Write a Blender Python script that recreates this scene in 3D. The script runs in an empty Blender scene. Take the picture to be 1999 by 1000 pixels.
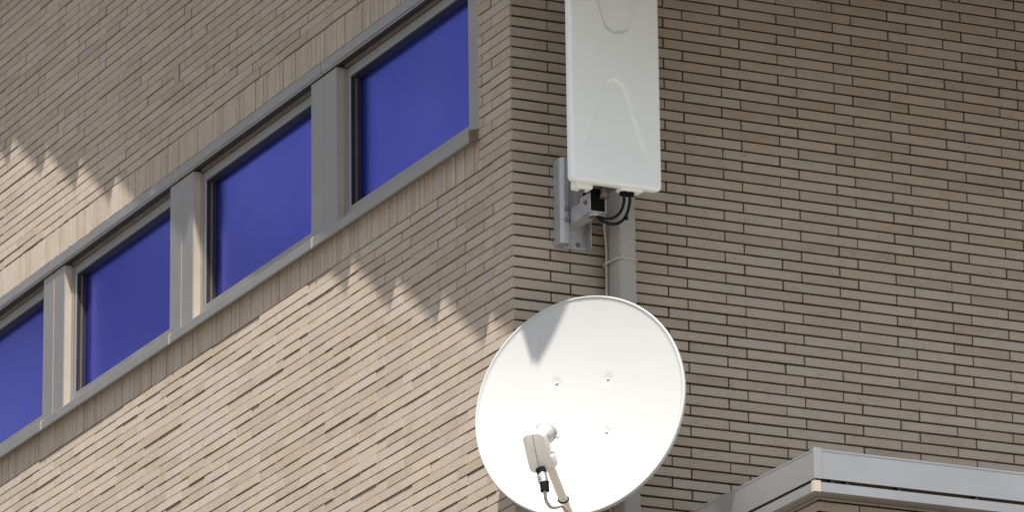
import bpy, bmesh, math, random
import numpy as np
from mathutils import Vector, Matrix
random.seed(7)
rng = np.random.default_rng(11)
sc = bpy.context.scene
C = bpy.context.scene.collection
R = math.radians

# ------------------------------------------------------------------ camera
# world: the building corner is the vertical line x=0,y=0. The long window wall is the
# plane x=0 (running to +y), the plain wall is the plane y=0 (running to +x). Metres.
cam_d = bpy.data.cameras.new('camera')
cam = bpy.data.objects.new('camera', cam_d); C.objects.link(cam)
cr = Vector((0.90356886, -0.42831682, -0.01039278))
cu = Vector((-0.13190371, -0.30117667, 0.94440141))
cf = Vector((0.40763307, 0.85196086, 0.32863044))
m = Matrix((cr, cu, -cf)).transposed().to_4x4()
m.translation = Vector((-8.48273, -17.53026, 1.6))
cam.matrix_world = m
cam_d.sensor_width = 36.0
cam_d.sensor_fit = 'HORIZONTAL'
cam_d.lens = 11685.18 * 36.0 / 1999.0
cam_d.shift_x = (999.5 - 947.36) / 1999.0
cam_d.shift_y = (79.01 - 500.0) / 1999.0
cam_d.clip_start = 0.5
cam_d.clip_end = 4000
sc.camera = cam

# ------------------------------------------------------------------ sky, sun, exposure
SUN = Vector((-1.0, -1.2, 2.9)).normalized()          # towards the sun
w = bpy.data.worlds.new('World'); sc.world = w; w.use_nodes = True
nt = w.node_tree
sky = nt.nodes.new('ShaderNodeTexSky'); sky.sky_type = 'NISHITA'; sky.sun_disc = False
sky.sun_elevation = math.asin(SUN.z)
sky.sun_rotation = math.atan2(SUN.x, SUN.y)
sky.air_density = 1.0; sky.dust_density = 2.0; sky.ozone_density = 1.0
hs = nt.nodes.new('ShaderNodeHueSaturation'); hs.inputs['Saturation'].default_value = 0.55     # thin summer haze
nt.links.new(sky.outputs[0], hs.inputs['Color']); nt.links.new(hs.outputs[0], nt.nodes['Background'].inputs[0])
nt.nodes['Background'].inputs[1].default_value = 0.096
sl = bpy.data.lights.new('sun', 'SUN'); so = bpy.data.objects.new('sun', sl); C.objects.link(so)
sl.energy = 5.0; sl.angle = R(0.62); sl.color = (1.0, 0.945, 0.86)
so.rotation_euler = SUN.to_track_quat('Z', 'Y').to_euler()
so.location = (-5, -6, 30)
vs = sc.view_settings
vs.view_transform = 'Standard'; vs.look = 'None'; vs.gamma = 1.0; vs.exposure = 0.80
vs.use_curve_mapping = False

# ------------------------------------------------------------------ materials
def new_mat(name):
    mt = bpy.data.materials.new(name); mt.use_nodes = True
    n = mt.node_tree.nodes; l = mt.node_tree.links
    b = n['Principled BSDF']
    return mt, n, l, b

def setb(b, **k):
    names = dict(base='Base Color', rough='Roughness', metal='Metallic', ior='IOR', coat='Coat Weight',
                 coat_rough='Coat Roughness', spec='Specular IOR Level')
    for a, v in k.items():
        b.inputs[names[a]].default_value = (*v, 1) if isinstance(v, tuple) else v

def noise(n, l, scale, detail=3, rough=.5, stretch=None):
    tc = n.new('ShaderNodeTexCoord'); mp = n.new('ShaderNodeMapping')
    if stretch: mp.inputs['Scale'].default_value = stretch
    nz = n.new('ShaderNodeTexNoise'); nz.inputs['Scale'].default_value = scale
    nz.inputs['Detail'].default_value = detail; nz.inputs['Roughness'].default_value = rough
    l.new(tc.outputs['Object'], mp.inputs[0]); l.new(mp.outputs[0], nz.inputs['Vector'])
    return nz

def ramp(n, l, src, stops):
    r = n.new('ShaderNodeValToRGB')
    el = r.color_ramp.elements
    while len(el) < len(stops): el.new(.5)
    for e, (p, c) in zip(el, stops):
        e.position = p; e.color = (*c, 1) if len(c) == 3 else c
    l.new(src, r.inputs[0]); return r

def mixc(n, l, fac, a, b, mode='MIX'):
    mx = n.new('ShaderNodeMix'); mx.data_type = 'RGBA'; mx.blend_type = mode
    for sock, v in ((0, fac), (6, a), (7, b)):
        if hasattr(v, 'is_output') or hasattr(v, 'links'): l.new(v, mx.inputs[sock])
        elif sock == 0: mx.inputs[0].default_value = v
        else: mx.inputs[sock].default_value = (*v, 1)
    return mx.outputs[2]

def bump(n, l, b, src, strength, dist):
    bp = n.new('ShaderNodeBump'); bp.inputs['Strength'].default_value = strength
    bp.inputs['Distance'].default_value = dist
    l.new(src, bp.inputs['Height']); l.new(bp.outputs[0], b.inputs['Normal'])
    return bp

def mat_plain(name, base, rough=.5, metal=0., var=.06, vscale=6., bscale=0, bstr=.1, bdist=.001, **k):
    mt, n, l, b = new_mat(name)
    setb(b, base=base, rough=rough, metal=metal, **k)
    if var:
        nz = noise(n, l, vscale, 4, .6)
        lo = tuple(c * (1 - var) for c in base); hi = tuple(min(1, c * (1 + var)) for c in base)
        r = ramp(n, l, nz.outputs['Fac'], [(.3, lo), (.7, hi)])
        l.new(r.outputs[0], b.inputs['Base Color'])
        mr = n.new('ShaderNodeMapRange'); mr.inputs[3].default_value = max(0, rough - .07); mr.inputs[4].default_value = min(1, rough + .07)
        nz2 = noise(n, l, vscale * 3.7, 3); l.new(nz2.outputs['Fac'], mr.inputs[0]); l.new(mr.outputs[0], b.inputs['Roughness'])
    if bscale:
        nb = noise(n, l, bscale, 3); bump(n, l, b, nb.outputs['Fac'], bstr, bdist)
    return mt

def mat_brick(name):
    mt, n, l, b = new_mat(name)
    at = n.new('ShaderNodeAttribute'); at.attribute_name = 'tint'
    sep = n.new('ShaderNodeSeparateColor'); l.new(at.outputs['Color'], sep.inputs[0])
    # per tile tone
    tone = ramp(n, l, sep.outputs[0], [(0, (.345, .285, .222)), (.35, (.38, .318, .25)), (.7, (.41, .345, .275)), (1, (.40, .35, .30))])
    # cloudy grey firing marks that run along a tile
    nz = noise(n, l, 9, 2, .5, (1, 1, 1.6))
    add = n.new('ShaderNodeVectorMath'); add.operation = 'ADD'
    mp = nz.inputs['Vector'].links[0].from_socket
    sc3 = n.new('ShaderNodeVectorMath'); sc3.operation = 'SCALE'; sc3.inputs['Scale'].default_value = 7.0
    l.new(at.outputs['Color'], sc3.inputs[0]); l.new(mp, add.inputs[0]); l.new(sc3.outputs[0], add.inputs[1]); l.new(add.outputs[0], nz.inputs['Vector'])
    g = ramp(n, l, nz.outputs['Fac'], [(.48, (0, 0, 0)), (.68, (1, 1, 1))])
    gm = n.new('ShaderNodeMath'); gm.operation = 'MULTIPLY'; gm.inputs[1].default_value = .5
    l.new(g.outputs[0], gm.inputs[0])
    c1 = mixc(n, l, gm.outputs[0], tone.outputs[0], (.37, .34, .315))
    # fine grain
    fg = noise(n, l, 260, 3, .7)
    gr = ramp(n, l, fg.outputs['Fac'], [(.25, (.90, .90, .90)), (.75, (1.08, 1.08, 1.08))])
    c2 = mixc(n, l, 1.0, c1, gr.outputs[0], 'MULTIPLY')
    # small dark drag flecks, longer than tall
    fk = noise(n, l, 170, 2, .5, (1, 1, 2.6))
    fr = ramp(n, l, fk.outputs['Fac'], [(.60, (0, 0, 0)), (.65, (1, 1, 1))])
    cl = noise(n, l, 14, 2, .5)
    clr = ramp(n, l, cl.outputs['Fac'], [(.40, (0, 0, 0)), (.6, (1, 1, 1))])
    fm = n.new('ShaderNodeMath'); fm.operation = 'MULTIPLY'; l.new(fr.outputs[0], fm.inputs[0]); l.new(clr.outputs[0], fm.inputs[1])
    c3 = mixc(n, l, fm.outputs[0], c2, (.13, .10, .075))
    # rare pale grains
    pk = noise(n, l, 330, 1, .5)
    pr = ramp(n, l, pk.outputs['Fac'], [(.765, (0, 0, 0)), (.80, (1, 1, 1))])
    pm = n.new('ShaderNodeMath'); pm.operation = 'MULTIPLY'; pm.inputs[1].default_value = .6; l.new(pr.outputs[0], pm.inputs[0])
    c4 = mixc(n, l, pm.outputs[0], c3, (.55, .5, .43))
    # slow weathering over the wall
    wn = noise(n, l, .9, 4, .6)
    wr = ramp(n, l, wn.outputs['Fac'], [(.3, (.95, .945, .94)), (.7, (1.04, 1.035, 1.03))])
    c5 = mixc(n, l, 1.0, c4, wr.outputs[0], 'MULTIPLY')
    l.new(c5, b.inputs['Base Color'])
    setb(b, rough=.78, spec=.35)
    bn = noise(n, l, 130, 4, .65)
    sb = n.new('ShaderNodeMath'); sb.operation = 'SUBTRACT'; l.new(bn.outputs['Fac'], sb.inputs[0]); l.new(fm.outputs[0], sb.inputs[1])
    bump(n, l, b, sb.outputs[0], .25, .0006)
    return mt

def mat_window():
    # blue coated reflective glazing
    mt, n, l, b = new_mat('blue_glass')
    nz = noise(n, l, 1.1, 3, .55)
    r = ramp(n, l, nz.outputs['Fac'], [(.25, (.085, .112, 1.0)), (.75, (.13, .185, 1.0))])
    l.new(r.outputs[0], b.inputs['Base Color'])
    setb(b, rough=.22, metal=1.0)
    f = noise(n, l, 2.2, 2, .5); bump(n, l, b, f.outputs['Fac'], .12, .02)
    return mt

M = dict(
    brick=mat_brick('buff_brick'),
    deck=mat_plain('light_bounce_deck', (.78, .77, .74), .8, 0, var=.08, vscale=2),  # unseen wing top, made pale to bounce sunlight up the wall
    mortar_pale=mat_plain('mortar_in_sun', (.13, .105, .08), .95, var=.2, vscale=30, bscale=150, bstr=.5),  # paler copy of the mortar, for joints that lie in sun
    mortar=mat_plain('mortar_in_shade', (.009, .007, .0055), .95, var=.2, vscale=30, bscale=150, bstr=.5),  # darker copy of the same mortar, for the shaded walls
    render=mat_plain('base_render', (.30, .265, .22), .9, var=.1, vscale=2, bscale=60, bstr=.3),
    trim=mat_plain('satin_aluminium', (.42, .42, .42), .48, .95, var=.05, vscale=3, bscale=300, bstr=.03),
    coping=mat_plain('coping_aluminium', (.45, .45, .443), .52, 1.0, var=.04, vscale=2, bscale=300, bstr=.03),
    joint=mat_plain('trim_joint', (.30, .26, .21), .6, 0, var=.05, vscale=20),
    cap=mat_plain('cap_plastic', (.40, .355, .30), .5, 0, var=.05, vscale=20),
    gasket=mat_plain('black_rubber', (.012, .011, .010), .6, 0, var=.2, vscale=20),
    bead=mat_plain('bronze_bead', (.16, .12, .09), .5, .3, var=.1),
    sealant=mat_plain('tan_sealant', (.36, .25, .16), .7, 0, var=.1, vscale=30, bscale=120, bstr=.3),
    glass=mat_window(),
    strip=mat_plain('tan_painted_return', (.37, .315, .25), .6, 0, var=.06, vscale=12),
    white=mat_plain('white_paint', (.430, .435, .433), .38, 0, var=.015, vscale=5, coat=.25, coat_rough=.25),
    panel=mat_plain('white_plastic', (.83, .86, .85), .45, 0, var=.02, vscale=6),
    galv=mat_plain('galvanised_steel', (.42, .42, .44), .45, .35, var=.14, vscale=22, bscale=90, bstr=.05),
    bolt=mat_plain('dull_bolt_steel', (.26, .22, .18), .5, .8, var=.2, vscale=60),
    black=mat_plain('black_plastic', (.005, .005, .005), .8, 0, var=.2, spec=.15),
    cable_black=mat_plain('black_cable_jacket', (.007, .007, .007), .7, 0, var=.1, spec=.2),
    cable_tan=mat_plain('weathered_cable_jacket', (.40, .345, .29), .6, 0, var=.1, vscale=40),
    tie=mat_plain('nylon_tie', (.46, .41, .35), .5, 0, var=.05),
    pipe=mat_plain('grey_pvc', (.335, .315, .29), .42, 0, var=.05, vscale=5, bscale=200, bstr=.03),
    lnb=mat_plain('cream_plastic', (.82, .77, .70), .48, 0, var=.03, vscale=30),
    silver=mat_plain('nickel_plating', (.62, .62, .64), .28, .9, var=.15, vscale=80),
    far_wall=mat_plain('reflection_block_wall', (.32, .315, .31), .8, 0, var=.1, vscale=.2),
    far_glass=mat_plain('reflection_block_band', (.02, .022, .026), .15, 0, var=0),
    roof=mat_plain('dark_roof_sheet', (.12, .115, .11), .6, .2, var=.1, vscale=3),
    soffit=mat_plain('soffit_board', (.05, .042, .034), .85, 0, var=.08, vscale=2),
)
def mat_ground():
    mt, n, l, b = new_mat('concrete_paving')
    bt = n.new('ShaderNodeTexBrick'); tc = n.new('ShaderNodeTexCoord'); l.new(tc.outputs['Object'], bt.inputs['Vector'])
    bt.inputs['Scale'].default_value = 1.6; bt.inputs['Mortar Size'].default_value = .01
    bt.inputs['Color1'].default_value = (.17, .16, .145, 1); bt.inputs['Color2'].default_value = (.20, .19, .17, 1); bt.inputs['Mortar'].default_value = (.09, .085, .08, 1)
    nz = noise(n, l, .4, 5, .6); r = ramp(n, l, nz.outputs['Fac'], [(.3, (.85, .85, .85)), (.7, (1.08, 1.08, 1.08))])
    l.new(mixc(n, l, 1.0, bt.outputs['Color'], r.outputs[0], 'MULTIPLY'), b.inputs['Base Color'])
    setb(b, rough=.9); return mt
M['ground'] = mat_ground()

# ------------------------------------------------------------------ mesh helpers
class MB:
    """collects shapes into one bmesh"""
    def __init__(s): s.bm = bmesh.new()
    def box(s, x0, x1, y0, y1, z0, z1, bev=0, seg=2):
        r = bmesh.ops.create_cube(s.bm, size=1)
        v = r['verts']
        bmesh.ops.scale(s.bm, vec=(x1 - x0, y1 - y0, z1 - z0), verts=v)
        bmesh.ops.translate(s.bm, vec=((x0 + x1) / 2, (y0 + y1) / 2, (z0 + z1) / 2), verts=v)
        if bev:
            e = list({e for q in v for e in q.link_edges})
            bmesh.ops.bevel(s.bm, geom=e, offset=bev, segments=seg, affect='EDGES', profile=.6)
        return s
    def obox(s, c, ax, ay, az, sx, sy, sz, bev=0, seg=3):
        """box about centre c with axes ax, ay, az and sizes"""
        r = bmesh.ops.create_cube(s.bm, size=1); v = r['verts']
        bmesh.ops.scale(s.bm, vec=(sx, sy, sz), verts=v)
        if bev:
            e = list({e for q in v for e in q.link_edges})
            rr = bmesh.ops.bevel(s.bm, geom=e, offset=bev, segments=seg, affect='EDGES', profile=.6)
            v = list({q for f in rr['faces'] for q in f.verts} | {q for q in v if q.is_valid})
            # all verts of the island
            st = set(v); fr = list(v)
            while fr:
                q = fr.pop()
                for e2 in q.link_edges:
                    o = e2.other_vert(q)
                    if o not in st: st.add(o); fr.append(o)
            v = list(st)
        mt = Matrix((ax, ay, az)).transposed().to_4x4(); mt.translation = c
        bmesh.ops.transform(s.bm, matrix=mt, verts=v)
        return s
    def cyl(s, p0, p1, r0, r1=None, seg=24, caps=True):
        p0 = Vector(p0); p1 = Vector(p1); r1 = r0 if r1 is None else r1
        d = p1 - p0
        q = d.to_track_quat('Z', 'Y').to_matrix().to_4x4()
        q.translation = (p0 + p1) / 2
        bmesh.ops.create_cone(s.bm, cap_ends=caps, segments=seg, radius1=r0, radius2=r1, depth=d.length, matrix=q)
        return s
    def tube(s, pts, r, seg=12, closed=False):
        pts = [Vector(p) for p in pts]
        # catmull-rom smoothing
        out = []
        n = len(pts)
        rngi = range(n if closed else n - 1)
        for i in rngi:
            g = lambda k: pts[k % n] if closed else pts[max(0, min(n - 1, k))]
            a, b_, c_, d_ = g(i - 1), g(i), g(i + 1), g(i + 2)
            for t in (0, .2, .4, .6, .8):
                out.append(.5 * ((2 * b_) + (-a + c_) * t + (2 * a - 5 * b_ + 4 * c_ - d_) * t * t + (-a + 3 * b_ - 3 * c_ + d_) * t ** 3))
        if not closed: out.append(pts[-1])
        rings = []; up = None
        N = len(out)
        for i, p in enumerate(out):
            t = (out[(i + 1) % N] - out[i - 1]) if closed else (out[min(N - 1, i + 1)] - out[max(0, i - 1)])
            t.normalize()
            if up is None: up = t.orthogonal().normalized()
            up = (up - t * up.dot(t)).normalized(); sd = t.cross(up)
            rings.append([s.bm.verts.new(p + (up * math.cos(2 * math.pi * k / seg) + sd * math.sin(2 * math.pi * k / seg)) * r) for k in range(seg)])
        for i in range(N if closed else N - 1):
            A, B = rings[i], rings[(i + 1) % N]
            for k in range(seg): s.bm.faces.new((A[k], A[(k + 1) % seg], B[(k + 1) % seg], B[k]))
        if not closed:
            s.bm.faces.new(rings[0][::-1]); s.bm.faces.new(rings[-1])
        return s
    def prism(s, poly, p_axis, a0, a1):
        """poly of 2-D points extruded along an axis: 'x','y' or 'z'"""
        def mk(u, v, a): return {'x': (a, u, v), 'y': (u, a, v), 'z': (u, v, a)}[p_axis]
        A = [s.bm.verts.new(mk(u, v, a0)) for u, v in poly]; B = [s.bm.verts.new(mk(u, v, a1)) for u, v in poly]
        n = len(poly)
        s.bm.faces.new(A[::-1]); s.bm.faces.new(B)
        for i in range(n): s.bm.faces.new((A[i], A[(i + 1) % n], B[(i + 1) % n], B[i]))
        return s
    def ball(s, c, r, scale=None, seg=20):
        mt = Matrix.Translation(c)
        if scale is not None: mt = mt @ scale
        bmesh.ops.create_uvsphere(s.bm, u_segments=seg, v_segments=seg // 2, radius=r, matrix=mt); return s
    def build(s, name, mat, parent=None, smooth=None):
        bmesh.ops.recalc_face_normals(s.bm, faces=s.bm.faces)
        me = bpy.data.meshes.new(name); s.bm.to_mesh(me); s.bm.free()
        me.materials.append(mat)
        if smooth is not None:
            for p in me.polygons: p.use_smooth = True
            me.set_sharp_from_angle(angle=R(smooth))
        o = bpy.data.objects.new(name, me); C.objects.link(o)
        if parent is not None: o.parent = parent; o.matrix_parent_inverse = parent.matrix_world.inverted()
        return o

def empty(name, label, cat, loc=(0, 0, 0), group=None):
    o = bpy.data.objects.new(name, None); C.objects.link(o); o.location = loc
    o.empty_display_size = .2
    o['label'] = label; o['category'] = cat
    if group: o['group'] = group
    bpy.context.view_layer.update()
    return o

def tag(o, label, cat, group=None):
    o['label'] = label; o['category'] = cat
    if group: o['group'] = group
    return o

# ------------------------------------------------------------------ ground
g = MB(); g.bm.verts.new((-1500, -1500, 0)); 
for p in ((1500, -1500, 0), (1500, 1500, 0), (-1500, 1500, 0)): g.bm.verts.new(p)
g.bm.verts.ensure_lookup_table(); g.bm.faces.new(g.bm.verts[:])
o = g.build('ground', M['ground']); o['kind'] = 'structure'

# ------------------------------------------------------------------ brick building
HC = 0.037796            # course height
ZK = 8.507283            # joint line number 0
BL = 0.225               # tile length with its joint
VP = 0.55                # how far the roof verge stands out from the window wall
def roof_z(y): return 7.395 + 2.9 * VP + .44 * (y + 1.2 * VP)     # level along x, rising with y

house = empty('brick_building', 'buff brick building corner with a row of blue windows and a stepped roof verge', 'building', (0, 0, 0))

def tiles_mesh(name, rects, plane, back, parent, label=None):
    """rects: list of (u0,u1,z0,z1,proud). plane 'x' faces -x with u=y, 'y' faces -y with u=x.
    back: depth of the joint bed behind the nominal face. plane is (axis, coordinate)"""
    ax, co = plane
    a = np.array([r[:5] for r in rects]); n = len(a)
    u0, u1, z0, z1, pr = a.T
    c = 0.0007
    tilt = rng.normal(0, .00012, n)
    V = np.zeros((n, 12, 3))
    def corner(k, uu, zz, dd):
        if ax == 'x': V[:, k, 0] = co + dd; V[:, k, 1] = uu; V[:, k, 2] = zz
        else: V[:, k, 0] = uu; V[:, k, 1] = co + dd; V[:, k, 2] = zz
    for k, (su, sz) in enumerate(((0, 0), (1, 0), (1, 1), (0, 1))):
        U = u0 if su == 0 else u1; Z = z0 if sz == 0 else z1
        tl = tilt * (1 if sz else -1)
        corner(k, U, Z, back)
        corner(4 + k, U, Z, -pr + c + tl)
        corner(8 + k, U + (c if su == 0 else -c), Z + (c if sz == 0 else -c), -pr + tl)
    F = []
    for k in range(4):
        j = (k + 1) % 4
        F.append((k, j, 4 + j, 4 + k)); F.append((4 + k, 4 + j, 8 + j, 8 + k))
    F.append((8, 9, 10, 11))
    F = np.array(F)
    if ax == 'x': F = F[:, ::-1]
    faces = (F[None] + (np.arange(n) * 12)[:, None, None]).reshape(-1, 4)
    me = bpy.data.meshes.new(name)
    nv = n * 12; nf = len(faces)
    me.vertices.add(nv); me.vertices.foreach_set('co', V.reshape(-1))
    me.loops.add(nf * 4); me.loops.foreach_set('vertex_index', faces.reshape(-1).astype(np.int32))
    me.polygons.add(nf); me.polygons.foreach_set('loop_start', (np.arange(nf) * 4).astype(np.int32)); me.polygons.foreach_set('loop_total', np.full(nf, 4, np.int32))
    me.update(calc_edges=True)
    t = me.attributes.new('tint', 'FLOAT_COLOR', 'POINT')
    col = np.repeat(np.c_[rng.random((n, 3)), np.ones(n)], 12, 0)
    t.data.foreach_set('color', col.reshape(-1).astype(np.float32))
    me.materials.append(M['brick'])
    me.validate(); me.shade_flat()
    o = bpy.data.objects.new(name, me); C.objects.link(o); o.parent = parent; o.matrix_parent_inverse = parent.matrix_world.inverted()
    if label: o['label'] = label
    return o

GZ = .0074
def course_z(k): return ZK - (k + 1) * HC, ZK - k * HC      # bottom, top of course k (between lines k and k+1)

ZBOT = 4.4
S_END = 7.2
WIN0, WIN1 = .256, 5.80        # extents of the window band along y
ZB_LO, ZB_HI = ZK - 14 * HC, ZK + 11 * HC     # tile band top and bottom
left, right = [], []
kmin = -int((roof_z(S_END) - ZK) / HC) - 1; kmax = int((ZK - ZBOT) / HC)
for k in range(kmin, kmax):
    zb, zt = course_z(k)
    odd = k % 2
    # window wall
    js = [0.0006] + list(np.arange((.2208 if odd else .146), S_END + .3, BL))
    for a, b_ in zip(js[:-1], js[1:]):
        if zt > roof_z(a) - .03: continue
        g0 = .0 if a < .01 else random.uniform(.0012, .0030); g1 = random.uniform(.0012, .0030)
        spans = [(a + g0, b_ - g1)]
        if -11 <= k < 14:
            ns = []
            for p, q_ in spans:
                if q_ <= WIN0 or p >= WIN1: ns.append((p, q_))
                else:
                    if p < WIN0 - .012: ns.append((p, WIN0 - .001))
                    if q_ > WIN1 + .012: ns.append((WIN1 + .001, q_))
            spans = ns
        # a square fill patch interrupts two courses above the windows
        if k in (-19, -18):
            spans = [x for p, q_ in spans for x in (((p, 2.964), (3.022, q_)) if (p < 2.964 and q_ > 3.022) else (((p, min(q_, 2.964)),) if p < 2.964 < q_ else (((max(p, 3.022), q_),) if p < 3.022 < q_ else ((p, q_),))))]
            spans = [(p, q_) for p, q_ in spans if q_ - p > .008]
        for p, q_ in spans:
            if q_ > S_END: q_ = S_END
            if q_ - p < .006: continue
            left.append((p, q_, zb + .0023 + random.uniform(-.0008, .0008), zt - .0023 + random.uniform(-.0008, .0008), .0006 + random.random() ** 1.6 * .0046))
    # plain wall
    js = [0.0] + list(np.arange((.1424 if odd else .2175), 4.6, BL))
    for a, b_ in zip(js[:-1], js[1:]):
        if zt > roof_z(0) - .03: continue
        g0 = .0 if a < .01 else random.uniform(.0018, .0038); g1 = random.uniform(.0018, .0038)
        right.append((a + g0, b_ - g1, zb + GZ / 2 + random.uniform(-.0006, .0006), zt - GZ / 2 + random.uniform(-.0006, .0006), random.uniform(.0002, .0016)))
# soldier tiles over and under the window band
sold = {True: [], False: []}
SP = .03765
s = WIN0 + .002; i = 0
while s < WIN1:
    for z0, z1 in ((8.803, ZB_HI - GZ / 2), (ZB_LO + GZ / 2, 8.100)):
        sold[z0 > 8.5].append((s + random.uniform(.0004, .0022), s + SP - random.uniform(.0004, .0022), z0, z1, random.uniform(.000, .0032)))
    s += SP; i += 1
tiles_mesh('brick_wall', left, ('x', 0.0), .0075, house, 'sunlit wall of long buff bricks around the window row')
tiles_mesh('brick_wall', right, ('y', 0.0), .0150, house, 'plain brown brick wall behind the drainpipe')
tiles_mesh('upright_tiles', sold[True], ('x', 0.0), .0075, house, 'row of upright buff tiles over the windows')
tiles_mesh('upright_tiles', sold[False], ('x', 0.0), .0075, house, 'row of upright buff tiles under the window sill')
# fill patch
mb = MB(); mb.box(-.0055, .008, 2.974, 3.019, 9.149, 9.2235, .002); patch = mb.build('mortar_patch', M['brick'], house)

# joint bed and wall body
mb = MB()
def wedge_wall(mb, x0, x1, y0, y1, z0):
    vs_ = []
    for x in (x0, x1):
        for y in (y0, y1):
            vs_ += [mb.bm.verts.new((x, y, z0)), mb.bm.verts.new((x, y, roof_z(y) - .02))]
    a0, a1, b0, b1, c0, c1, d0, d1 = vs_
    for f in ((a0, a1, b1, b0), (c0, d0, d1, c1), (a0, c0, c1, a1), (b0, b1, d1, d0), (a1, c1, d1, b1), (a0, b0, d0, c0)): mb.bm.faces.new(f)
mb.box(.0065, .24, .241, S_END, ZBOT, 8.085)                        # under the windows
wedge_wall(mb, .0065, .24, .241, S_END, 8.805)                      # over them
mb.box(.0065, .24, .241, WIN0 - .002, 8.085, 8.805)
mb.box(.0065, .24, WIN1 + .002, S_END, 8.085, 8.805)
mb.build('wall_core', M['mortar_pale'], house)
mb = MB(); mb.box(.0066, 4.6, .0135, .2409, ZBOT, roof_z(0) - .02); mb.build('wall_core', M['mortar'], house)
mb = MB(); mb.box(-.012, 9.0, -.012, 9.0, 0, ZBOT, .004)
mb.box(.24, 9.0, S_END, 9.0, ZBOT, roof_z(S_END) - .3)
mb.box(4.6, 9.0, .0, S_END, ZBOT, roof_z(0) - .02)
mb.build('lower_wall', M['render'], house)

# ---------------- window band
JT = [1.6045, 2.9655, 4.3175]                  # trim joints along y
edges = [WIN0] + JT + [WIN1]
MW = .232
for a, b_ in zip(edges[:-1], edges[1:]):
    y0, y1 = a + .0028, b_ - .0028
    # head trim: a shallow folded channel
    mb = MB(); mb.prism([(-.004, 8.762), (-.004, 8.799), (.03, 8.802), (.03, 8.756), (.006, 8.756), (.006, 8.760)], 'y', y0, y1)
    bmesh.ops.bevel(mb.bm, geom=[e for e in mb.bm.edges], offset=.0008, segments=1, affect='EDGES')
    hd = mb.build('head_trim', M['trim'], house)
    mb = MB(); mb.box(.008, .0315, y0, y1, 8.7525, 8.7558); mb.build('head_shade_strip', M['gasket'], hd)  # black strip standing for the shade under the head trim
    # sill: drip front, sloping top
    mb = MB(); mb.prism([(-.040, 8.079), (-.040, 8.113), (-.036, 8.117), (.012, 8.128), (.045, 8.130), (.045, 8.104), (-.010, 8.092), (-.028, 8.088), (-.030, 8.079)], 'y', y0, y1)
    bmesh.ops.bevel(mb.bm, geom=[e for e in mb.bm.edges], offset=.0009, segments=2, affect='EDGES')
    sill = mb.build('sill', M['trim'], house, 35)
mb = MB(); mb.prism([(-.041, 8.082), (-.041, 8.122), (.006, 8.134), (.006, 8.092)], 'y', WIN0 - .004, WIN0 + .0018)
mb.build('sill_end_cap', M['bolt'], house)
for jy in JT:
    mb = MB(); mb.prism([(-.0425, 8.0765), (-.0425, 8.115), (-.037, 8.1195), (.004, 8.129), (.004, 8.125), (-.036, 8.112), (-.038, 8.085), (-.038, 8.0765)], 'y', jy - .007, jy + .004)
    mb.build('sill_joint', M['joint'], house)
# mullion covers (two folded plates with a sealant line) and end jambs
for jy in JT + [WIN1 + .0]:
    last = jy > 5
    ml = jy - (.0 if not last else .10)
    y0, y1 = ml - MW / 2 + .001, (ml + MW / 2 if not last else WIN1)
    yc = ml if not last else None
    mb = MB()
    if yc:
        mb.box(.010, .044, y0 + .0015, yc - .0042, 8.132, 8.750, .0012)
        mb.box(.010, .044, yc + .0042, y1, 8.132, 8.750, .0012)
    else: mb.box(.010, .044, y0, y1, 8.132, 8.750, .0012)
    mu = mb.build('mullion', M['trim'], house)
    if yc:
        mb = MB(); mb.box(.0135, .0435, y0 - .0006, y0 + .003, 8.1325, 8.7495); mb.build('side_strip', M['strip'], mu)
        mb = MB(); mb.box(.0118, .03, yc - .0040, yc + .0040, 8.133, 8.748, .001); mb.build('sealant_strip', M['sealant'], mu)
mb = MB(); mb.box(.008, .060, WIN0 + .001, WIN0 + .098, 8.134, 8.752, .0012); mb.build('jamb', M['trim'], house)
# windows
bays = [(WIN0 + .098, JT[0] - MW / 2), (JT[0] + MW / 2, JT[1] - MW / 2), (JT[1] + MW / 2, JT[2] - MW / 2), (JT[2] + MW / 2, WIN1 - .20)]
for (y0, y1) in bays:
    mb = MB()
    # outer frame (top rail, bottom rail, stiles) with a stepped face
    mb.box(.045, .095, y0 - .03, y1 + .03, 8.704, 8.741, .0012)
    mb.box(.040, .095, y0 - .03, y1 + .03, 8.127, 8.199, .0015)
    mb.box(.045, .095, y1 - .046, y1 + .03, 8.1995, 8.7035, .0012)
    mb.box(.041, .044, y1 - .020, y1 - .002, 8.1995, 8.741, .0006)
    mb.box(.045, .095, y0 - .03, y0 + .046, 8.1995, 8.7035, .0012)
    fr = mb.build('window', M['trim'], house)
    gy0, gy1 = y0 + .046, y1 - .046
    mb = MB()
    mb.box(.0465, .088, gy1 - .0065, gy1 - .0005, 8.1995, 8.7035)
    mb.box(.066, .088, gy1 - .0200, gy1 - .0140, 8.1995, 8.6965)
    mb.box(.052, .088, gy0 + .0005, gy0 + .016, 8.1995, 8.7035)
    mb.box(.0465, .088, gy0 + .016, gy1 - .0066, 8.6968, 8.7035)
    mb.build('gasket', M['gasket'], fr)
    mb = MB(); mb.box(.0325, .0445, y0 - .03, y1 - .021, 8.7425, 8.7545); mb.build('soffit_shade_strip', M['bead'], fr)  # dark strip put in for the shade of the recess above the frame
    mb = MB()
    mb.box(.060, .088, gy1 - .0135, gy1 - .0070, 8.1995, 8.6965)
    mb.build('glazing_bead', M['bead'], fr)
    mb = MB(); mb.box(.078, .084, gy0 + .012, gy1 - .012, 8.19, 8.70); mb.build('pane', M['glass'], fr)
mb = MB(); mb.box(.096, .12, WIN0, WIN1, 8.09, 8.80); mb.build('inner_lining', M['gasket'], house)

# ---------------- roof: pitched slab with a stepped verge board
YE = -(1.06 + 3.428 * VP) / 2.86                # eave line in front of the plain wall
mb = MB()
y1r = 9.6
vsl = []
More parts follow.
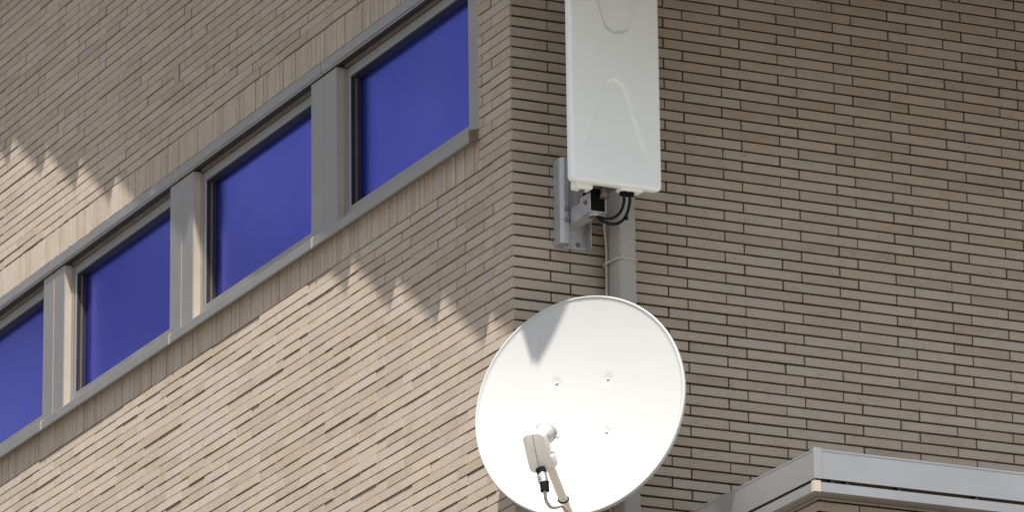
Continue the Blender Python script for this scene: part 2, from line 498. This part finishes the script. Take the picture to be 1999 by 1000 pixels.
# the eave fascia hangs below the slab; its lower edge is at eave_z(y)
def eave_z(y): return 9.185 + .44 * y
def eave_at(x, k):
    # point of that lower edge whose shadow falls on the plain wall at (x, 0, k)
    t = (9.185 - k) / (2.9 + .44 * 1.2)
    return x - t, -1.2 * t
YE = -.8075
outline = [(-VP, YE), (eave_at(.285, 6.878)[0], YE), eave_at(.70, 6.28), eave_at(.88, 5.55), eave_at(.99, 4.85), (9.6, eave_at(1, 4.85)[1]), (9.6, y1r), (-VP, y1r)]  # unseen eave line, stepped out to fit the shade on wall and dish
A_ = [mb.bm.verts.new((x, y, roof_z(y) + .012)) for x, y in outline]; B_ = [mb.bm.verts.new((x, y, roof_z(y) + .16)) for x, y in outline]
mb.bm.faces.new(A_[::-1]); mb.bm.faces.new(B_)
for i_ in range(len(A_)):
    j_ = (i_ + 1) % len(A_); mb.bm.faces.new((A_[i_], A_[j_], B_[j_], B_[i_]))
roof = mb.build('roof', M['soffit'], house)
mb = MB()
PER = .3836
prof = []
s0 = .9368 + 24 * PER
z0 = 7.806 + 24 * PER * .44
top = []
nn = 0
while s0 - 1.2 * VP > YE + .05:
    prof.append((s0 - 1.2 * VP, z0 + 2.9 * VP)); prof.append((s0 - .335 - 1.2 * VP, z0 - .27 + 2.9 * VP))
    s0 -= PER; z0 -= PER * .44
prof = [p_ for p_ in prof if p_[0] > -.50] + [(YE, eave_z(YE))]
fr_, bk_ = [], []
for u, v in prof:
    tz = roof_z(u) + .17
    fr_.append((mb.bm.verts.new((-VP - .012, u, v)), mb.bm.verts.new((-VP - .012, u, tz))))
    bk_.append((mb.bm.verts.new((-VP - .0005, u, v)), mb.bm.verts.new((-VP - .0005, u, tz))))
for i_ in range(len(prof) - 1):
    a_, c_ = fr_[i_], fr_[i_ + 1]; d_, e_ = bk_[i_], bk_[i_ + 1]
    for f in ((a_[0], a_[1], c_[1], c_[0]), (d_[0], e_[0], e_[1], d_[1]), (a_[0], c_[0], e_[0], d_[0]), (a_[1], d_[1], e_[1], c_[1])): mb.bm.faces.new(f)
for a_, d_ in ((fr_[0], bk_[0]), (fr_[-1], bk_[-1])): mb.bm.faces.new((a_[0], d_[0], d_[1], a_[1]))
mb.build('verge_board', M['roof'], roof)
mb = MB()
fo_ = outline[:6]
A_ = [(mb.bm.verts.new((x, y, eave_z(y))), mb.bm.verts.new((x, y - .0, roof_z(y) + .17))) for x, y in [(x, y - .012) for x, y in fo_]]
B_ = [(mb.bm.verts.new((x, y, eave_z(y))), mb.bm.verts.new((x, y, roof_z(y) + .17))) for x, y in [(x, y - .0005) for x, y in fo_]]
for i_ in range(len(fo_) - 1):
    a_, c_, d_, e_ = A_[i_], A_[i_ + 1], B_[i_], B_[i_ + 1]
    for f in ((a_[0], c_[0], c_[1], a_[1]), (d_[0], d_[1], e_[1], e_[0]), (a_[0], d_[0], e_[0], c_[0]), (a_[1], c_[1], e_[1], d_[1])): mb.bm.faces.new(f)
for a_, d_ in ((A_[0], B_[0]), (A_[-1], B_[-1])): mb.bm.faces.new((a_[0], a_[1], d_[1], d_[0]))
mb.build('eave_fascia', M['roof'], roof)

# ---------------- lower wing with its metal coping
wing = empty('lower_brick_wing', 'low brick projection capped by a two band pale metal coping, lower right', 'building', (.48, -1.22, 0))
WX, WY = .480, -1.228
wf, wl = [], []
zt0 = 6.4915
k = 0
while zt0 - k * HC > 3.6:
    zt = zt0 - (k - 1) * HC; zb = zt0 - k * HC
    odd = k % 2
    js = [WX] + list(np.arange(WX + (.15 if odd else .2208), 5.2, BL))
    for a, b_ in zip(js[:-1], js[1:]):
        wf.append((a + (0 if a == WX else .002), b_ - .002, zb + GZ / 2, zt - GZ / 2, random.uniform(.0002, .0016)))
    js = [WY + .0006] + list(np.arange(WY + (.15 if odd else .2208), -.02, BL)) + [-.003]
    for a, b_ in zip(js[:-1], js[1:]):
        if b_ - a > .02: wl.append((a + (0 if a < WY + .01 else .002), b_ - .002, zb + GZ / 2, zt - GZ / 2, random.uniform(.0008, .002)))
    k += 1
tiles_mesh('brick_wall', wf, ('y', WY), .0150, wing); tiles_mesh('brick_wall', wl, ('x', WX), .0150, wing)
mb = MB(); mb.box(WX + .0115, 5.0, WY + .0115, -.004, 3.6, 6.51); mb.box(WX - .01, 5.0, WY - .01, -.0165, 0, 3.6); mb.build('wall_core', M['mortar'], wing)
CX, CY = .4325, -1.300
def lsheet(mb, off, z0, z1, th, bev=.0012, hem=0):
    """an L of sheet metal running round the wing corner; off = how proud of CX/CY"""
    x0 = CX - off; y0 = CY - off
    P_ = [(x0, -.004), (x0, y0), (5.0, y0), (5.0, y0 + th), (x0 + th, y0 + th), (x0 + th, -.004)]
    mb.prism(P_, 'z', z0, z1)
mb = MB(); lsheet(mb, 0, 6.543, 6.6385, .003); lsheet(mb, .0015, 6.6340, 6.6405, .006)
bmesh.ops.bevel(mb.bm, geom=[e for e in mb.bm.edges], offset=.0006, segments=1, affect='EDGES')
fas = mb.build('upper_fascia', M['coping'], wing)
mb = MB(); mb.prism([(CX + .004, -.004), (CX + .004, CY + .004), (5.0, CY + .004), (5.0, -.004)], 'z', 6.628, 6.632); mb.build('coping_top', M['deck'], wing)
mb = MB(); mb.prism([(CX - .0035, CY + .006), (CX - .0035, CY - .0035), (CX + .024, CY - .0035), (CX + .024, CY - .001), (CX - .001, CY - .001), (CX - .001, CY + .006)], 'z', 6.541, 6.6435)
bmesh.ops.bevel(mb.bm, geom=[e for e in mb.bm.edges], offset=.0006, segments=1, affect='EDGES'); mb.build('fascia_corner', M['coping'], wing)
mb = MB(); lsheet(mb, .008, 6.498, 6.529, .003); 
P_ = [(CX - .005, -.004), (CX - .005, CY - .005), (5.0, CY - .005), (5.0, WY + .03), (WX + .03, WY + .03), (WX + .03, -.004)]
mb.prism(P_, 'z', 6.499, 6.502)
low = mb.build('lower_fascia', M['coping'], wing)
mb = MB(); mb.prism([(CX - .0115, CY + .008), (CX - .0115, CY - .0115), (CX + .014, CY - .0115), (CX + .014, CY - .009), (CX - .009, CY - .009), (CX - .009, CY + .008)], 'z', 6.4955, 6.5325)
bmesh.ops.bevel(mb.bm, geom=[e for e in mb.bm.edges], offset=.0008, segments=2, affect='EDGES'); mb.build('fascia_corner', M['cap'], wing)
mb = MB(); P_ = [(CX + .03, -.004), (CX + .03, CY + .03), (5.0, CY + .03), (5.0, CY + .06), (CX + .06, CY + .06), (CX + .06, -.004)]
mb.prism(P_, 'z', 6.503, 6.628); mb.build('backing_rail', M['bead'], wing)
for x in [.49, .545, .735, 1.02, 1.31, 1.6]:
    mb = MB(); mb.box(x, x + .012, CY + .002, CY + .03, 6.53, 6.55, .002); mb.build('clip', M['gasket'], wing)

# ------------------------------------------------------------------ drainpipe
pipe = empty('drainpipe', 'square grey drainpipe running down the brown brick wall behind the dish', 'drainpipe', (.38, -.065, 0))
def pipe_poly(o):
    return [(.3415 - o, -.018), (.3415 - o, -.083), (.3525 - o * .6, -.110 - o), (.4120 + o * .5, -.110 - o), (.4160 + o, -.106), (.4160 + o, -.018)]
mb = MB(); mb.prism(pipe_poly(0), 'z', 0, 9.24)
bmesh.ops.bevel(mb.bm, geom=[e for e in mb.bm.edges if abs(e.verts[0].co.z - e.verts[1].co.z) > 5], offset=.0022, segments=3, affect='EDGES')
mb.build('pipe', M['pipe'], pipe, 25)
mb = MB(); mb.prism([(.3575, -.1102), (.3575, -.1108), (.3590, -.1108), (.3590, -.1102)], 'z', 0, 9.24); mb.build('seam', M['pipe'], pipe)
for z in (6.30, 8.6, 4.6, 2.6):
    mb = MB(); mb.prism(pipe_poly(.002), 'z', z, z + .02); mb.box(.37, .39, -.02, 0, z, z + .02); mb.build('wall_clip', M['galv'], pipe)
# cable tie round the pipe
tie = empty('cable_tie', 'beige nylon cable tie round the grey drainpipe above the dish', 'cable tie', (.38, -.06, 7.60))
mb = MB()
ring = [(.325, -.050, 7.596), (.337, -.086, 7.600), (.349, -.1125, 7.604), (.362, -.1135, 7.605), (.385, -.1135, 7.605), (.408, -.1135, 7.603), (.4185, -.108, 7.598), (.4185, -.06, 7.596), (.418, -.0165, 7.596), (.38, -.0135, 7.596), (.335, -.0135, 7.596)]
n_ = len(ring)
A = []
for i, p in enumerate(ring):
    p = Vector(p); q0 = Vector(ring[i - 1]); q1 = Vector(ring[(i + 1) % n_]); t = (q1 - q0); nrm = Vector((t.y, -t.x, 0)).normalized()
    cen = Vector((.378, -.062, p.z)); 
    if nrm.dot(p - cen) < 0: nrm = -nrm
    A.append([mb.bm.verts.new(p + nrm * o_ + Vector((0, 0, z_))) for o_, z_ in ((0, -.0038), (.0015, -.0038), (.0015, .0038), (0, .0038))])
for i in range(n_):
    B = A[(i + 1) % n_]
    for k_ in range(4): mb.bm.faces.new((A[i][k_], A[i][(k_ + 1) % 4], B[(k_ + 1) % 4], B[k_]))
mb.build('strap', M['tie'], tie)
mb = MB(); mb.box(.354, .3625, -.121, -.113, 7.602, 7.614, .0015); mb.build('tie_head', M['tie'], tie)

# ------------------------------------------------------------------ panel antenna and its wall bracket
br = empty('antenna_bracket', 'galvanised wall bracket with an arm holding the white panel antenna', 'bracket', (.22, 0, 7.8))
mb = MB()   # back channel on the wall
mb.box(.1866, .277, -.0065, -.0025, 7.648, 7.956, .0008)
mb.box(.2745, .278, -.046, -.0025, 7.648, 7.956, .0008)
mb.build('wall_plate', M['galv'], br)
mb = MB()   # slotted strut running up the left edge
mb.prism([(.1560, -.030), (.1560, -.050), (.1648, -.056), (.1680, -.062), (.1830, -.062), (.1890, -.056), (.1890, -.046), (.1830, -.040), (.1680, -.036)], 'z', 7.650, 7.957)
bmesh.ops.bevel(mb.bm, geom=[e for e in mb.bm.edges], offset=.0008, segments=1, affect='EDGES')
mb.box(.1562, .1865, -.0385, -.0028, 7.6505, 7.9565)
mb.build('strut', M['galv'], br)
mb = MB(); mb.box(.190, .236, -.152, -.007, 7.716, 7.772, .0015); mb.build('arm', M['galv'], br)
# clamp: open fronted U round the mast
mb = MB()
mb.box(.186, .190, -.219, -.146, 7.722, 7.786, .001)
mb.box(.246, .250, -.219, -.146, 7.722, 7.786, .001)
mb.box(.190, .246, -.150, -.146, 7.722, 7.786, .001)
mb.prism([(.1865, -.218), (.2495, -.218), (.2495, -.147), (.1865, -.147)], 'z', 7.719, 7.7225)
mb.build('clamp', M['galv'], br)
mb = MB(); mb.cyl((.2185, -.188, 7.7105), (.2185, -.188, 7.724), .0225, seg=32); mb.build('mast_collar', M['galv'], br, 30)
mb = MB(); mb.cyl((.2185, -.188, 7.7095), (.2185, -.188, 7.7108), .0185, seg=32); mb.build('mast_end', M['bead'], br, 30)
mb = MB(); mb.cyl((.2185, -.188, 7.7225), (.2185, -.188, 8.62), .020, seg=32); mb.build('mast', M['galv'], br, 30)
mb = MB(); mb.box(.193, .2445, -.2135, -.152, 7.7235, 7.815, .002); mb.build('clamp_dark_fill', M['black'], br)  # black fill standing for the dark inside of the open clamp
def bolt(mb, p, d, r=.0062, L=.012):
    p = Vector(p); d = Vector(d).normalized()
    mb.cyl(p, p + d * .0016, r * 1.5, seg=20); mb.cyl(p + d * .0016, p + d * .0070, r, seg=6); mb.cyl(p + d * .0070, p + d * L, r * .5, seg=12)
for p, d in [((.1755, -.0625, 7.7715), (-.35, -1, 0)), ((.1755, -.0625, 7.7315), (-.35, -1, 0)), ((.186, -.192, 7.757), (-1, 0, 0)), ((.2005, -.007, 7.665), (0, -1, 0)), ((.200, -.007, 7.905), (0, -1, 0)), ((.245, -.007, 7.665), (0, -1, 0))]:
    mb = MB(); bolt(mb, p, d); mb.build('bolt', M['bolt'], br)

pa = empty('panel_antenna', 'tall white flat panel antenna with embossed arches hanging on the brown brick wall', 'antenna', (.235, -.30, 7.78))
PX0, PX1, PZ0, PZ1 = .0690, .4100, 7.7865, 9.06
PYF, PYB = -.325, -.284
mb = MB(); NX, NZ = 110, 384
def sdf_round(u, v, hw, hh, r):
    dx = abs(u) - (hw - r); dz = abs(v) - (hh - r)
    return math.hypot(max(dx, 0), max(dz, 0)) + min(max(dx, dz), 0) - r
def arch(u, z, zc, sgn, hw0, grow):
    """signed distance-like value: >0 inside the embossed bell"""
    t = (zc - z) * sgn            # distance away from the apex
    if t <= -.02: return -1
    tt = max(t, 0)
    hwid = hw0 * math.sqrt(min(1, tt / .022)) + grow * tt
    return min(hwid - abs(u), t) if t > 0 else -1
xc = (PX0 + PX1) / 2; zc_ = (PZ0 + PZ1) / 2; hw = (PX1 - PX0) / 2; hh = (PZ1 - PZ0) / 2
def sm(a, b_, v):
    t = max(0, min(1, (v - a) / (b_ - a))); return t * t * (3 - 2 * t)
grid = []
# rim outline then rounded front: displaced grid, everything outside the rounded rectangle is pulled onto it
for j in range(NZ + 1):
    row = []
    for i in range(NX + 1):
        u = -hw + 2 * hw * i / NX; v_ = -hh + 2 * hh * j / NZ
        r = .018
        du = abs(u) - (hw - r); dv = abs(v_) - (hh - r)
        if du > 0 and dv > 0:
            L_ = math.hypot(du, dv)
            if L_ > r:
                du *= r / L_; dv *= r / L_; u = math.copysign(hw - r + du, u); v_ = math.copysign(hh - r + dv, v_)
        d_in = -sdf_round(u, v_, hw, hh, r)
        er = .010
        drop = er - math.sqrt(max(0, er * er - max(0, er - d_in) ** 2)) if d_in < er else 0
        x = xc + u; z = zc_ + v_
        e = 0
        if j * 2 * hh / NZ < .9:
            k1 = arch(x - .2385, z, 8.168, 1, .032, .335)
            k2 = arch(x - .2500, z, 8.331, -1, .040, .33)
            ws = .005 if x < .245 else .018
            e = .0055 * sm(-.001, ws, k1) * (1 - sm(.20, .33, 8.168 - z)) + .0055 * sm(-.001, ws, k2) * (1 - sm(.25, .34, z - 8.331))
        row.append(mb.bm.verts.new((x, PYF + drop + e, z)))
    grid.append(row)
for j in range(NZ):
    for i in range(NX):
        q4 = (grid[j][i], grid[j][i + 1], grid[j + 1][i + 1], grid[j + 1][i])
        try: mb.bm.faces.new(q4)
        except ValueError: pass
bd = [grid[0][i] for i in range(NX + 1)] + [grid[j][NX] for j in range(1, NZ + 1)] + [grid[NZ][i] for i in range(NX - 1, -1, -1)] + [grid[j][0] for j in range(NZ - 1, 0, -1)]
prev = bd
for yy, ins in ((-.304, 0.0), (PYB, .003)):
    cur = []
    for v in bd:
        dx = v.co.x - xc; dz = v.co.z - zc_
        cur.append(mb.bm.verts.new((xc + dx * (1 - ins / hw), yy, zc_ + dz * (1 - ins / hh))))
    for i in range(len(bd)):
        j = (i + 1) % len(bd)
        try: mb.bm.faces.new((prev[i], prev[j], cur[j], cur[i]))
        except ValueError: pass
    prev = cur
mb.bm.faces.new(prev)
bmesh.ops.remove_doubles(mb.bm, verts=mb.bm.verts, dist=.00005)
mb.build('radome', M['panel'], pa, 40)
# rear mounting foot, clamp strap and connectors seen under the panel
mb = MB(); mb.box(.105, .168, -.2845, -.236, 7.776, 7.806, .006, 3); mb.build('rear_foot', M['panel'], pa, 40)
mb = MB(); mb.cyl((.139, -.255, 7.7745), (.139, -.255, 7.7765), .011, seg=24); mb.build('foot_screw', M['bead'], pa)
mb = MB(); mb.cyl((.2185, -.188, 7.802), (.2185, -.188, 7.822), .036, seg=28); mb.box(.16, .285, -.235, -.15, 7.806, 7.818, .003); mb.build('mast_clamp', M['bolt'], pa, 30)
mb = MB(); mb.cyl((.235, -.235, 7.772), (.235, -.235, 7.800), .0150, seg=6); mb.cyl((.235, -.235, 7.767), (.235, -.235, 7.773), .017, seg=24); mb.build('nut', M['bolt'], pa)
for x in (.283, .306):
    mb = MB(); mb.cyl((x, -.285, 7.768), (x, -.285, 7.786), .0150, seg=20); mb.build('socket', M['black'], pa, 30)
mb = MB(); mb.box(.262, .345, -.308, -.266, 7.779, 7.792, .004); mb.build('connector_block', M['panel'], pa, 40)
# worn moulded lettering
fc = bpy.data.curves.new('moulded_lettering', 'FONT'); fc.body = 'JIOCC rECh'; fc.size = .031; fc.extrude = .0009; fc.align_x = 'CENTER'
fo = bpy.data.objects.new('tmp', fc); C.objects.link(fo)
fo.matrix_world = Matrix.Translation((.245, PYF + .0001, 8.243)) @ Matrix.Rotation(R(90), 4, 'X')
bpy.context.view_layer.update()
me = bpy.data.meshes.new_from_object(fo.evaluated_get(bpy.context.evaluated_depsgraph_get())); me.transform(fo.matrix_world)
bpy.data.objects.remove(fo)
me.materials.clear(); me.materials.append(M['panel'])
lo = bpy.data.objects.new('moulded_lettering', me); C.objects.link(lo); lo.parent = pa; lo.matrix_parent_inverse = pa.matrix_world.inverted()

# black leads from the panel and the pale feeder going down behind the pipe
mb = MB(); mb.tube([(.283, -.285, 7.770), (.287, -.275, 7.745), (.281, -.262, 7.716), (.262, -.250, 7.697), (.243, -.235, 7.694), (.228, -.215, 7.702), (.222, -.200, 7.712)], .0052)
tag(mb.build('black_lead', M['cable_black'], None, 60), 'inner black lead looping from under the panel antenna, nearer its mast', 'cable', 'black antenna leads')
mb = MB(); mb.tube([(.306, -.285, 7.770), (.309, -.275, 7.745), (.303, -.262, 7.708), (.284, -.250, 7.682), (.258, -.235, 7.677), (.236, -.215, 7.690), (.224, -.202, 7.706)], .0052)
tag(mb.build('black_lead', M['cable_black'], None, 60), 'outer black lead making the wider loop below the panel antenna', 'cable', 'black antenna leads')
mb = MB(); mb.box(.296, .307, -.268, -.255, 7.690, 7.702, .002); tag(mb.build('cable_tie', M['black'], None), 'tiny black tie pinching the two black antenna leads', 'cable tie')
mb = MB(); mb.tube([(.300, -.10, 7.760), (.318, -.062, 7.735), (.327, -.050, 7.700), (.332, -.048, 7.650), (.3325, -.046, 7.600), (.3320, -.046, 7.540), (.3310, -.046, 7.470), (.331, -.046, 7.30), (.331, -.046, 6.9), (.331, -.046, 5.0)], .0042)
tag(mb.build('feeder_cable', M['cable_tan'], None, 60), 'thin pale cable running down beside the grey drainpipe', 'cable')

# ------------------------------------------------------------------ satellite dish
SH = Vector((.0996, .2, .0627))
dc = Vector((-.0055, -.5, 6.941)) + SH
n3 = Vector((-.7359, -.6626, .1392)).normalized(); h3 = Vector((.6691, -.7431, 0)).normalized(); v3 = h3.cross(n3)
if v3.z < 0: v3 = -v3
DW, DH = .367, .389
def dp(u, v, o): return dc + h3 * u + v3 * v + n3 * o
dish = empty('satellite_dish', 'large round white satellite dish in front of the brick corner', 'satellite dish', tuple(dc))
mb = MB()
NR, NA = 44, 144
bolts = [(-.103, .111), (.0815, .1045), (.083, -.088), (-.0955, -.083)]
def depth(ru, rv):
    rr = (ru / DW) ** 2 + (rv / DH) ** 2
    d = -.050 * (1 - rr)
    for bu, bv in bolts:      # pressed dimples round the fixing points
        q = math.hypot(ru - bu, rv - bv)
        if q < .020: d -= .0028 * (1 - sm(.009, .020, q))
    return d
cen_v = mb.bm.verts.new(dp(0, 0, depth(0, 0)))
rings = []
for i in range(1, NR + 1):
    r = i / NR
    rings.append([mb.bm.verts.new(dp(DW * r * math.cos(2 * math.pi * k / NA), DH * r * math.sin(2 * math.pi * k / NA), depth(DW * r * math.cos(2 * math.pi * k / NA), DH * r * math.sin(2 * math.pi * k / NA)))) for k in range(NA)])
# rolled rim and back skin
for rr, oo in ((1.004, .0022), (1.010, .0036), (1.017, .0036), (1.023, .0018), (1.026, -.0025), (1.026, -.0130), (1.022, -.0150), (1.010, -.0100)):
    rings.append([mb.bm.verts.new(dp(DW * rr * math.cos(2 * math.pi * k / NA), DH * rr * math.sin(2 * math.pi * k / NA), oo)) for k in range(NA)])
for i in range(NR - 2, -1, -4):
    r = (i + 1) / NR
    rings.append([mb.bm.verts.new(dp(DW * r * math.cos(2 * math.pi * k / NA), DH * r * math.sin(2 * math.pi * k / NA), -.050 * (1 - r * r) - .004)) for k in range(NA)])
for k in range(NA): mb.bm.faces.new((cen_v, rings[0][k], rings[0][(k + 1) % NA]))
for A_, B_ in zip(rings[:-1], rings[1:]):
    for k in range(NA): mb.bm.faces.new((A_[k], B_[k], B_[(k + 1) % NA], A_[(k + 1) % NA]))
mb.bm.faces.new(rings[-1])
mb.build('reflector', M['white'], dish, 50)
for bu, bv in bolts:
    mb = MB(); sc_ = Matrix((h3, v3, n3)).transposed().to_4x4() @ Matrix.Diagonal((1, 1, .62, 1))
    mb.ball(dp(bu, bv, depth(bu, bv) + .0005), .0062, sc_); mb.build('bolt', M['white'], dish, 60)
# rear mount: cradle, mast, wall arms
mb = MB(); mb.obox(dp(-.01, .01, -.085), h3, v3, n3, .24, .26, .012, .003); mb.obox(dp(-.01, .01, -.105), h3, v3, n3, .07, .22, .04, .003); mb.build('cradle', M['galv'], dish)
mast = dp(-.01, 0, -.150)
mb = MB(); mb.cyl((mast.x, mast.y, 6.70), (mast.x, mast.y, 7.08), .021, seg=28); mb.build('mast', M['galv'], dish, 30)
for z in (6.78, 7.00):
    mb = MB(); mb.box(mast.x - .018, mast.x + .018, mast.y, -.008, z - .015, z + .015, .002); mb.build('wall_arm', M['galv'], dish)
mb = MB(); mb.box(mast.x - .05, mast.x + .05, -.010, -.003, 6.70, 7.08, .001); mb.build('wall_plate', M['galv'], dish)
# feed arm
ARM0 = dp(.026, -.325, .318); ARM1 = dp(-.014, -.408, -.006)
mb = MB(); mb.cyl(ARM0, ARM1, .0148, seg=28); mb.build('feed_arm', M['lnb'], dish, 30)
mb = MB(); mb.obox(dp(-.018, -.400, -.03), h3, v3, n3, .06, .05, .05, .004); mb.build('arm_bracket', M['galv'], dish)
# LNB head
ax = (dp(0, .02, 0) - dp(.02, -.27, .36)).normalized()     # towards the dish
ux = h3 - ax * h3.dot(ax); ux.normalize(); dn = ax.cross(ux); 
if dn.z > 0: dn = -dn
roll = R(1)
ux, dn = (ux * math.cos(roll) + dn * math.sin(roll)), (-ux * math.sin(roll) + dn * math.cos(roll))
LC = Vector((-.3010, -.7860, 6.6800)) + SH
mb = MB()
def rrect(hw_, hh_, r, taper=0, n=7):
    out = []
    for cx_, cy_, a0_ in ((1, 1, 0), (-1, 1, 90), (-1, -1, 180), (1, -1, 270)):
        for i_ in range(n):
            t = R(a0_ + 90 * i_ / (n - 1))
            v_ = cy_ * (hh_ - r) + r * math.sin(t)
            out.append(((cx_ * (hw_ - r) + r * math.cos(t)) * (1 - taper * (v_ + hh_) / (2 * hh_)), v_))
    return out
lay = []
for o_, ins in ((-.0240, .0060), (-.0235, .0035), (-.0215, .0012), (-.0180, 0), (.0220, 0), (.0280, .0015), (.0320, .0055), (.0335, .010)):
    lay.append([mb.bm.verts.new(LC + ux * p_ + dn * q_ + ax * o_) for p_, q_ in rrect(.038 - ins, .068 - ins, .020 - ins * .5, .10)])
for A_, B_ in zip(lay[:-1], lay[1:]):
    for i_ in range(len(A_)):
        j_ = (i_ + 1) % len(A_); mb.bm.faces.new((A_[i_], A_[j_], B_[j_], B_[i_]))
mb.bm.faces.new(lay[0][::-1]); mb.bm.faces.new(lay[-1])
lnb = mb.build('receiver_head', M['lnb'], dish, 40)
mb = MB(); mb.obox(LC - ax * .0243, ux, dn, ax, .0016, .126, .0006); mb.build('seam', M['bead'], lnb)
hb = LC - dn * .038 + ux * .012
mb = MB(); mb.cyl(hb + ax * .02, hb + ax * .070, .029, .034, 32); mb.cyl(hb + ax * .070, hb + ax * .086, .036, .036, 36)
mb.ball(hb + ax * .085, .036, Matrix((ux, dn, ax)).transposed().to_4x4() @ Matrix.Diagonal((1, 1, .3, 1)), 32); mb.build('feed_horn', M['white'], lnb, 40)
mb = MB(); mb.obox(LC + ux * .024 + dn * .045 + ax * .033, ux, dn, ax, .034, .05, .045, .010); mb.build('arm_collar', M['lnb'], lnb, 40)
cpts = [Vector(p) + SH for p in ((-.2985, -.7990, 6.6105), (-.2964, -.8070, 6.5960), (-.2951, -.8125, 6.5790), (-.2950, -.8200, 6.5570), (-.2953, -.8215, 6.5362))]
mb = MB(); mb.cyl(cpts[0] + Vector((-.001, 0, .006)), cpts[1], .0165, seg=24); mb.build('sleeve', M['black'], lnb, 30)
mb = MB(); mb.cyl(cpts[1], cpts[3] + (cpts[2] - cpts[3]) * .35, .0165, seg=24); mb.obox(cpts[2] + Vector((-.013, .004, .0)), ux, dn, ax, .010, .026, .010, .001); mb.build('plug', M['silver'], lnb, 30)
mb = MB(); mb.cyl(cpts[3] + (cpts[2] - cpts[3]) * .35, cpts[4], .0150, .0145, seg=24); mb.build('boot', M['black'], lnb, 30)
mb = MB(); mb.tube([cpts[4] + Vector((0, 0, .004))] + [Vector(p) + SH for p in ((-.2909, -.8156, 6.5161), (-.2827, -.8132, 6.4989), (-.2643, -.8051, 6.4895), (-.2301, -.7804, 6.5000), (-.2060, -.757, 6.512), (-.1900, -.7480, 6.5100), (-.178, -.742, 6.498), (-.170, -.715, 6.480), (-.15, -.66, 6.45))] + [Vector(p) for p in ((.03, -.33, 6.43), (.12, -.16, 6.47), (.205, -.03, 6.46), (.222, -.012, 6.30), (.222, -.010, 5.9), (.222, -.010, 5.0))], .0056)
tag(mb.build('dish_cable', M['cable_tan'], None, 60), 'curved tan cable hanging from the dish receiver head', 'cable')
pm = ARM0.lerp(ARM1, .66); adir = (ARM1 - ARM0).normalized()
mb = MB(); a_ = adir.orthogonal().normalized(); b2 = adir.cross(a_)
mb.tube([pm + (a_ * math.cos(t) + b2 * math.sin(t)) * .0168 + adir * .004 * math.cos(t) for t in [2 * math.pi * k / 10 for k in range(10)]], .0026, 8, True)
tag(mb.build('cable_tie', M['black'], None, 60), 'black tie strapping the tan cable to the dish feed arm', 'cable tie')

# ------------------------------------------------------------------ added unseen block, put in for the metal and glass to reflect
nb = empty('reflection_block', 'added unseen block with dark ribbon bands, there for the metal and glass to reflect', 'building', (-26, 38, 0))
mb = MB(); mb.box(-46, -8, 32, 46, 0, 34); mb.build('wall', M['far_wall'], nb)
for z in range(2, 33, 3):
    mb = MB(); mb.box(-45.5, -8.5, 31.9, 32.05, z, z + 1.5); mb.build('window', M['far_glass'], nb)
mb = MB(); mb.box(-46.3, -7.7, 31.7, 46.3, 34, 34.4); mb.build('parapet', M['far_wall'], nb)
